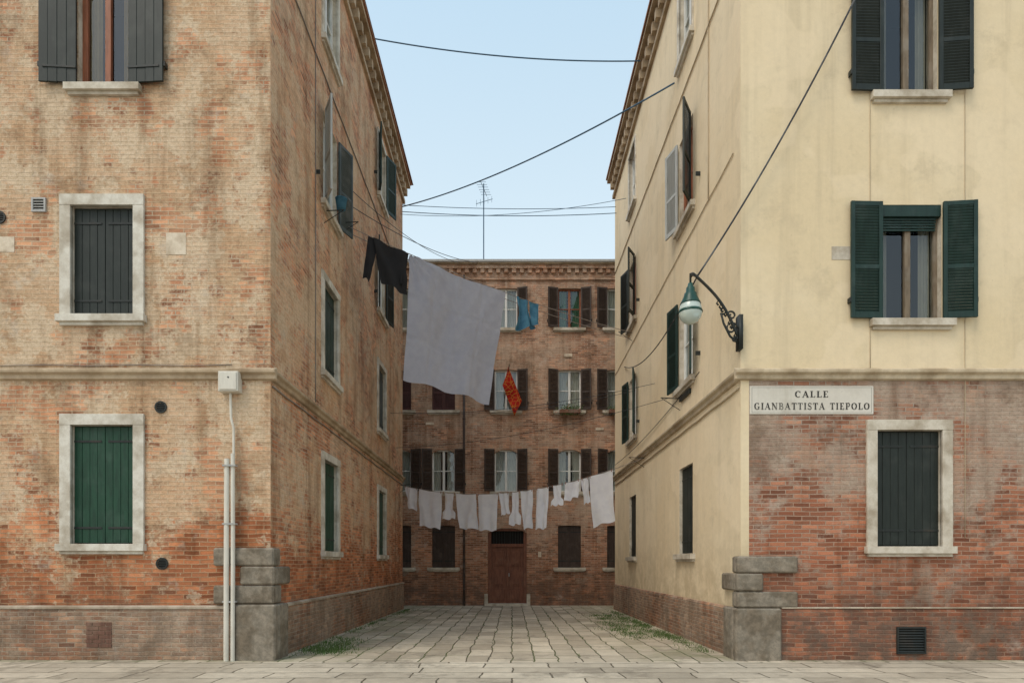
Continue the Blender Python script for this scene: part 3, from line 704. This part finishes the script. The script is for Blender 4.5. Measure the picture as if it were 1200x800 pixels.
cable((-3.8, 21.5, 6.6), (3.57, 18.5, 6.5), .3, .006, 'cable')
cable((-3.8, 21, 5.3), (3.57, 14.5, 5.25), .25, .006, 'cable')
cable((3.57, 12.2, 5.15), (3.5, 21.8, 4.85), .15, .008, 'cable')
def conduit(F, pts, r, mat, name='wall_conduit'):
    mb = MB(); fine = []
    for i in range(len(pts) - 1):
        a, b = Vector((*pts[i], 0)), Vector((*pts[i + 1], 0)); L = (b - a).length; k = max(1, int(L / .7))
        for j in range(k):
            q = a.lerp(b, j / k); fine.append(F.pt(q.x, r + .004, q.y - (.015 if j % 2 else 0)))
    fine.append(F.pt(pts[-1][0], r + .004, pts[-1][1])); mb.tube(fine, r, mat, 6); return mb.obj(name, None, smooth=True)
conduit(SR, [(.05, 11.2), (12.1, 11.5)], .014, 'cablecream')
conduit(SR, [(.05, 4.25), (12.1, 4.2)], .016, 'cablecream')
conduit(SR, [(.3, 8.1), (12.1, 8.0)], .010, 'cablecream')
conduit(SR, [(1.6, 13.9), (1.6, 8.1)], .012, 'cablecream')
conduit(SL, [(.05, 11.3), (12.3, 11.4)], .014, 'cablegrey')
conduit(SL, [(.05, 4.28), (12.3, 4.25)], .014, 'cablegrey')
conduit(SL, [(2.3, 13.9), (2.3, 4.6)], .010, 'cablegrey')
conduit(FRt, [(2.02, 14.0), (2.02, 4.55)], .005, 'cablecream')
conduit(FRt, [(3.5, 14.0), (3.5, 1.9)], .005, 'cablecream')
conduit(FL, [(0.6, 4.60), (11.5, 4.60)], .007, 'cablegrey')
E = empty('tv_antenna'); mb = MB(); ax, ay = -1.12, 25.3
mb.tube([(ax, ay, 12.9), (ax, ay, 16.5)], .022, 'cableb', 8)
mb.tube([(ax - .1, ay - .5, 16.3), (ax + .1, ay + .5, 16.3)], .010, 'cableb', 6)
for i in range(6):
    y = -.45 + i * .17; mb.tube([(ax - .2 + .2 * y, ay + y, 16.3), (ax + .2 + .2 * y, ay + y, 16.3)], .007, 'cableb', 6)
mb.tube([(ax - .3, ay, 15.7), (ax + .35, ay, 15.9)], .010, 'cableb', 6)
for i in range(5): mb.tube([(ax - .28 + i * .15, ay, 15.6 + i * .04), (ax - .28 + i * .15, ay, 15.85 + i * .04)], .007, 'cableb', 6)
mb.obj('mast_and_elements', E)

# ================================================================== LAUNDRY
def rope_fn(a, b, sag):
    a, b = Vector(a), Vector(b)
    return lambda t: a.lerp(b, t) - Vector((0, 0, sag * 4 * t * (1 - t)))
r1 = rope_fn((-3.78, 14.1, 9.0), (3.56, 19.0, 8.35), .2)
r2 = rope_fn((-3.83, 22.0, 4.2), (3.56, 17.3, 4.35), .6)
def rope(fn, name='clothesline'):
    mb = MB(); mb.tube([fn(i / 40) for i in range(41)], .008, 'cablegrey', 6); return mb.obj(name, None, smooth=True)
rope(r1); rope(r2)
r1b = rope_fn((-3.78, 14.25, 8.92), (3.56, 19.2, 8.25), .2); rope(r1b)
def cloth(name, fn, t0, t1, h, mat, skew=(0, 0, 0), amp=.04, folds=3, prof=None, ns=28, nt=26, seed=0, slant=0, sway=.0, parent=None, droop=.0, crease=0):
    me_v = []; fs = []
    d = (fn(t1) - fn(t0)).normalized(); nrm = Vector((-d.y, d.x, 0)).normalized(); sk = Vector(skew)
    L = (fn(t1) - fn(t0)).length
    for j in range(nt + 1):
        v = j / nt
        lo, hi = prof(v) if prof else (0, 1)
        for i in range(ns + 1):
            s = i / ns; q = lo + (hi - lo) * s
            qc = min(max(q, 0), 1)
            base = fn(t0 + (t1 - t0) * qc) + d * (L * (q - qc))
            hh = h + slant * (q - .5)
            pin = min(1, v * 3.0)
            w = amp * (math.sin(s * folds * 2 * math.pi + seed + 1.3 * math.sin(v * 2 + seed)) * (.25 + .75 * v) + .5 * math.sin(s * folds * 4.7 + v * 3 + seed * 2))
            w += amp * 1.2 * noise.noise(Vector((s * 3, v * 2.5, seed))) * pin
            if crease:
                for c in (.25, .5, .75): w += crease * max(0, 1 - abs(s - c) / .035) * (1 if c != .5 else -1)
                for c in (.33, .66): w += crease * max(0, 1 - abs(v - c) / .03)
                w += crease * 1.6 * noise.noise(Vector((s * 9 + v * 4, v * 3, seed + 8)))
                w += crease * 2.2 * math.sin(math.atan2(v + .03, s + .02) * 16) * max(0, .8 - v) * max(0, 1 - s * 1.3)
            p = base + nrm * (w + sway * v * v) + Vector((0, 0, -v * hh - droop * math.sin(s * math.pi) ** 2 * (1 - v) * .5 - .025 * v * math.sin(s * folds * 6.28 + seed))) + sk * v ** 1.2
            p += d * (.02 * noise.noise(Vector((s * 2, v * 4, seed + 5))) * v)
            me_v.append(p)
    W = ns + 1
    for j in range(nt):
        for i in range(ns): fs.append((j * W + i, j * W + i + 1, (j + 1) * W + i + 1, (j + 1) * W + i))
    me = bpy.data.meshes.new(name); me.from_pydata([tuple(p) for p in me_v], [], fs); me.materials.append(M[mat])
    for p in me.polygons: p.use_smooth = True
    o = bpy.data.objects.new(name, me); COL.objects.link(o)
    if parent: o.parent = parent
    return o
cloth('bed_sheet', r1, .188, .492, 2.95, 'sheet', skew=(-.12, -.06, 0), amp=.06, folds=2.2, ns=110, nt=90, seed=1.0, slant=.02, droop=.06, crease=.018, prof=lambda v: (0, 1 - .13 * v))
E = empty('black_sweatshirt')
cloth('body', r1, .085, .175, 1.0, 'blackcloth', amp=.06, folds=1.5, seed=2, parent=E, prof=lambda v: (.0 + .12 * v, 1.0 - .1 * v), skew=(.12, 0, 0), slant=.15)
cloth('sleeve_1', r1, .072, .10, .98, 'blackcloth', amp=.03, folds=1, seed=3, parent=E, ns=10, skew=(-.1, -.05, 0), prof=lambda v: (.0, 1.0 - .35 * v))
cloth('sleeve_2', r1, .155, .185, .85, 'blackcloth', amp=.03, folds=1, seed=4, parent=E, ns=10, skew=(.02, -.06, 0), prof=lambda v: (.1, 1.0 - .4 * v))
E = empty('blue_shirt')
def shirtprof(v): return (.2, .8) if v < .55 else ((.2 - (v - .55) * .6), (.8 + (v - .55) * .5))
cloth('body', r1, .515, .585, .78, 'bluecloth', amp=.06, folds=1.6, seed=5, parent=E, prof=shirtprof, skew=(.12, 0, 0), slant=-.2)
cloth('sleeve_1', r1, .575, .61, .62, 'bluecloth', amp=.03, folds=1, seed=6, parent=E, ns=10, skew=(.1, -.05, 0), prof=lambda v: (0, 1 - .3 * v))
items = [(.02, .085, .75, 'w'), (.095, .205, 1.22, 'w'), (.21, .27, .85, 's'), (.275, .365, 1.12, 'w'), (.37, .46, 1.15, 'w'), (.465, .505, .65, 'w'), (.51, .552, 1.0, 's'),
         (.556, .602, 1.15, 'p'), (.615, .665, 1.22, 'w'), (.675, .72, .6, 's'), (.725, .78, .52, 'w'), (.785, .812, .72, 'w'), (.815, .897, 1.42, 'w')]
for k, (a, b, h, ty) in enumerate(items):
    nm = {'w': 'white_towel', 's': 'white_shirt', 'p': 'white_trousers'}[ty]
    pr = None
    if ty == 's': pr = lambda v: (.16, .84) if v < .62 else (.16 - min(1, (v - .62) / .12) * .2, .84 + min(1, (v - .62) / .12) * .2)
    if ty == 'p': pr = lambda v: (.05 * v, 1 - .1 * v)
    if ty == 'w':
        e0, e1 = ru(-.02, .1), ru(-.02, .1); pr = (lambda e0, e1: (lambda v: (e0 * v, 1 - e1 * v)))(e0, e1)
    cloth(nm, r2, a, b, h, 'whitecloth', amp=ru(.03, .05), folds=ru(1.2, 2.4), seed=k * 1.7, slant=ru(-.08, .08), sway=ru(-.1, .12), prof=pr, skew=(ru(-.03, .06), 0, 0), droop=.03, ns=20, nt=24)
mb = MB()
for k, (a, b, h, ty) in enumerate(items):
    for tt in (a + .004, b - .004):
        p = r2(tt); mb.hexa([p + Vector(q) for q in ((-.008, -.012, -.05), (.008, -.012, -.05), (.008, .012, -.05), (-.008, .012, -.05), (-.008, -.012, .03), (.008, -.012, .03), (.008, .012, .03), (-.008, .012, .03))], 'wood')
mb.obj('clothes_pegs')

E = empty('venetian_flag'); mb = MB(); mb.tube([(-.32, 24.45, 7.5), (-.1, 23.95, 8.95)], .015, 'iron', 8); mb.obj('staff', E)
ff = rope_fn((-.15, 24.02, 8.9), (.36, 23.95, 7.6), 0)
cloth('cloth', ff, 0, 1, 1.0, 'flagred', amp=.05, folds=1.5, seed=4, parent=E, prof=lambda v: (0, 1 - .15 * v), skew=(-.2, 0, .25))

def flowerbox(cx):
    E = empty('flower_box'); mb = MB(); mb.box(FF, cx - .4, cx + .4, .12, .28, 7.2, 7.34, 'terracotta'); mb.box(FF, cx - .3, cx - .27, 0, .3, 7.17, 7.2, 'iron'); mb.box(FF, cx + .27, cx + .3, 0, .3, 7.17, 7.2, 'iron'); mb.obj('trough', E, bevel=.01)
    mb = MB()
    for i in range(600):
        p = Vector((cx + random.gauss(0, .2), FY - .22 + random.gauss(0, .06), 7.34 + abs(random.gauss(0, .1)) - (.2 if R() < .4 else 0)))
        a = Vector((ru(-1, 1), ru(-1, 1), ru(-1, 1))).normalized() * .035; b = Vector((ru(-1, 1), ru(-1, 1), ru(-1, 1))).normalized() * .03
        mb.poly([p, p + a, p + a + b, p + b], 'leaf' if R() < .96 else 'flower')
    mb.obj('foliage', E, fixn=False)
flowerbox(2.2); flowerbox(4.08)
mb = MB(); mb.lathe((-3.55, 13.3, 8.85), [(.0, 0), (.09, 0), (.12, .22), (.125, .22), (.11, .2), (.0, .02)], 'bluecloth'); mb.obj('bucket', None, smooth=True)
for (x, y, z, s) in ((-3.78, 14.1, 9.0, 1), (-3.83, 22.0, 4.2, 1), (3.56, 19.0, 8.35, -1), (3.56, 17.3, 4.35, -1), (-3.78, 12.9, 8.6, 1), (3.56, 13.6, 5.0, -1)):
    mb = MB(); mb.tube([(x - s * .02, y, z), (x + s * .4, y, z + .02)], .01, 'iron', 6); mb.tube([(x - s * .02, y, z - .25), (x + s * .38, y, z + .01)], .007, 'iron', 6); mb.obj('clothesline_bracket')

# ================================================================== GROUND
def gz(x, y): return -.1 * min(1, max(0, (y - 10.0) / 14.5))
mb = MB(); ys = [-300, -20, 0, 6, 9.78, 10.5, 13, 16, 19, 22, 24.5, 40, 300]; xs = [-300, -20, -4, 0, 4, 20, 300]
for j in range(len(ys) - 1):
    for i in range(len(xs) - 1):
        q = [(xs[i], ys[j]), (xs[i + 1], ys[j]), (xs[i + 1], ys[j + 1]), (xs[i], ys[j + 1])]
        mb.poly([(x, y, gz(x, y)) for x, y in q], 'paveB' if ys[j + 1] <= 9.8 else 'paveA')
mb.obj('ground', fixn=False)
mb = MB()
cl = [(2.3 + 1.0 * R(), ru(13, 19.5)) for _ in range(80)] + [(3.3, ru(11, 21)) for _ in range(40)] + [(ru(-3.55, -2.9), ru(10.7, 12.8)) for _ in range(40)] + [(-3.6, ru(11, 22)) for _ in range(30)]
for cx, cy in cl:
    n = int(ru(15, 60)); sp = ru(.05, .2)
    for i in range(n):
        x, y = cx + random.gauss(0, sp), cy + random.gauss(0, sp * 1.4)
        if x > 3.5 or x < -3.7: continue
        z = gz(x, y); h = ru(.02, .07); a = ru(0, 6.28); w = .012; l = ru(-.03, .03), ru(-.03, .03)
        mb.poly([(x, y, z), (x + w * math.cos(a), y + w * math.sin(a), z), (x + l[0], y + l[1], z + h)], 'leaf')
# sparse tufts growing in the joints between the slabs
for _ in range(60):
    cx = round(ru(-2.8, 2.8) / .36) * .36; cy = ru(10.2, 21)
    for i in range(int(ru(4, 14))):
        x, y = cx + random.gauss(0, .015), cy + random.gauss(0, .12); z = gz(x, y); a = ru(0, 6.28)
        mb.poly([(x, y, z), (x + .01 * math.cos(a), y + .01 * math.sin(a), z), (x + ru(-.02, .02), y + ru(-.02, .02), z + ru(.015, .04))], 'leaf')
mb.obj('weeds', fixn=False)

# ================================================================== LIGHT, SKY, CAMERA
el = math.radians(56); az = math.radians(224)
d = Vector((math.sin(az) * math.cos(el), math.cos(az) * math.cos(el), math.sin(el)))
w = bpy.data.worlds.new('World'); scene.world = w; w.use_nodes = True; nt = w.node_tree
bg = nt.nodes['Background']; sky = nt.nodes.new('ShaderNodeTexSky'); sky.sky_type = 'NISHITA'; sky.sun_disc = False
sky.sun_elevation = el; sky.sun_rotation = az; sky.dust_density = 3.0; sky.air_density = 1.0; sky.ozone_density = 1.0
tc = nt.nodes.new('ShaderNodeTexCoord'); sp = nt.nodes.new('ShaderNodeSeparateXYZ'); nt.links.new(tc.outputs['Generated'], sp.inputs[0])
hz = nt.nodes.new('ShaderNodeMix'); hz.data_type = 'RGBA'; nt.links.new(sp.outputs[2], hz.inputs[0])
hz.inputs[6].default_value = (10.0, 9.9, 8.3, 1); hz.inputs[7].default_value = (3.0, 5.6, 7.6, 1)
ad = nt.nodes.new('ShaderNodeMix'); ad.data_type = 'RGBA'; ad.blend_type = 'ADD'; ad.inputs[0].default_value = 1
nt.links.new(sky.outputs[0], ad.inputs[6]); nt.links.new(hz.outputs[2], ad.inputs[7]); nt.links.new(ad.outputs[2], bg.inputs[0])
bg.inputs[1].default_value = .087
sun = bpy.data.lights.new('sun', 'SUN'); sun.energy = 1.35; sun.angle = math.radians(24); sun.color = (1, .9, .74)
so = bpy.data.objects.new('sun', sun); COL.objects.link(so); so.rotation_euler = d.to_track_quat('Z', 'Y').to_euler(); so.location = d * 40
cam = bpy.data.cameras.new('camera'); co = bpy.data.objects.new('camera', cam); COL.objects.link(co)
co.location = (0, 0, 1.5); co.rotation_euler = (math.radians(90), 0, 0)
cam.sensor_width = 36; cam.lens = 22.5; cam.shift_y = 260 / 1200; cam.clip_end = 1000; cam.clip_start = .05
scene.camera = co
scene.view_settings.view_transform = 'Standard'; scene.view_settings.look = 'None'; scene.view_settings.exposure = 0
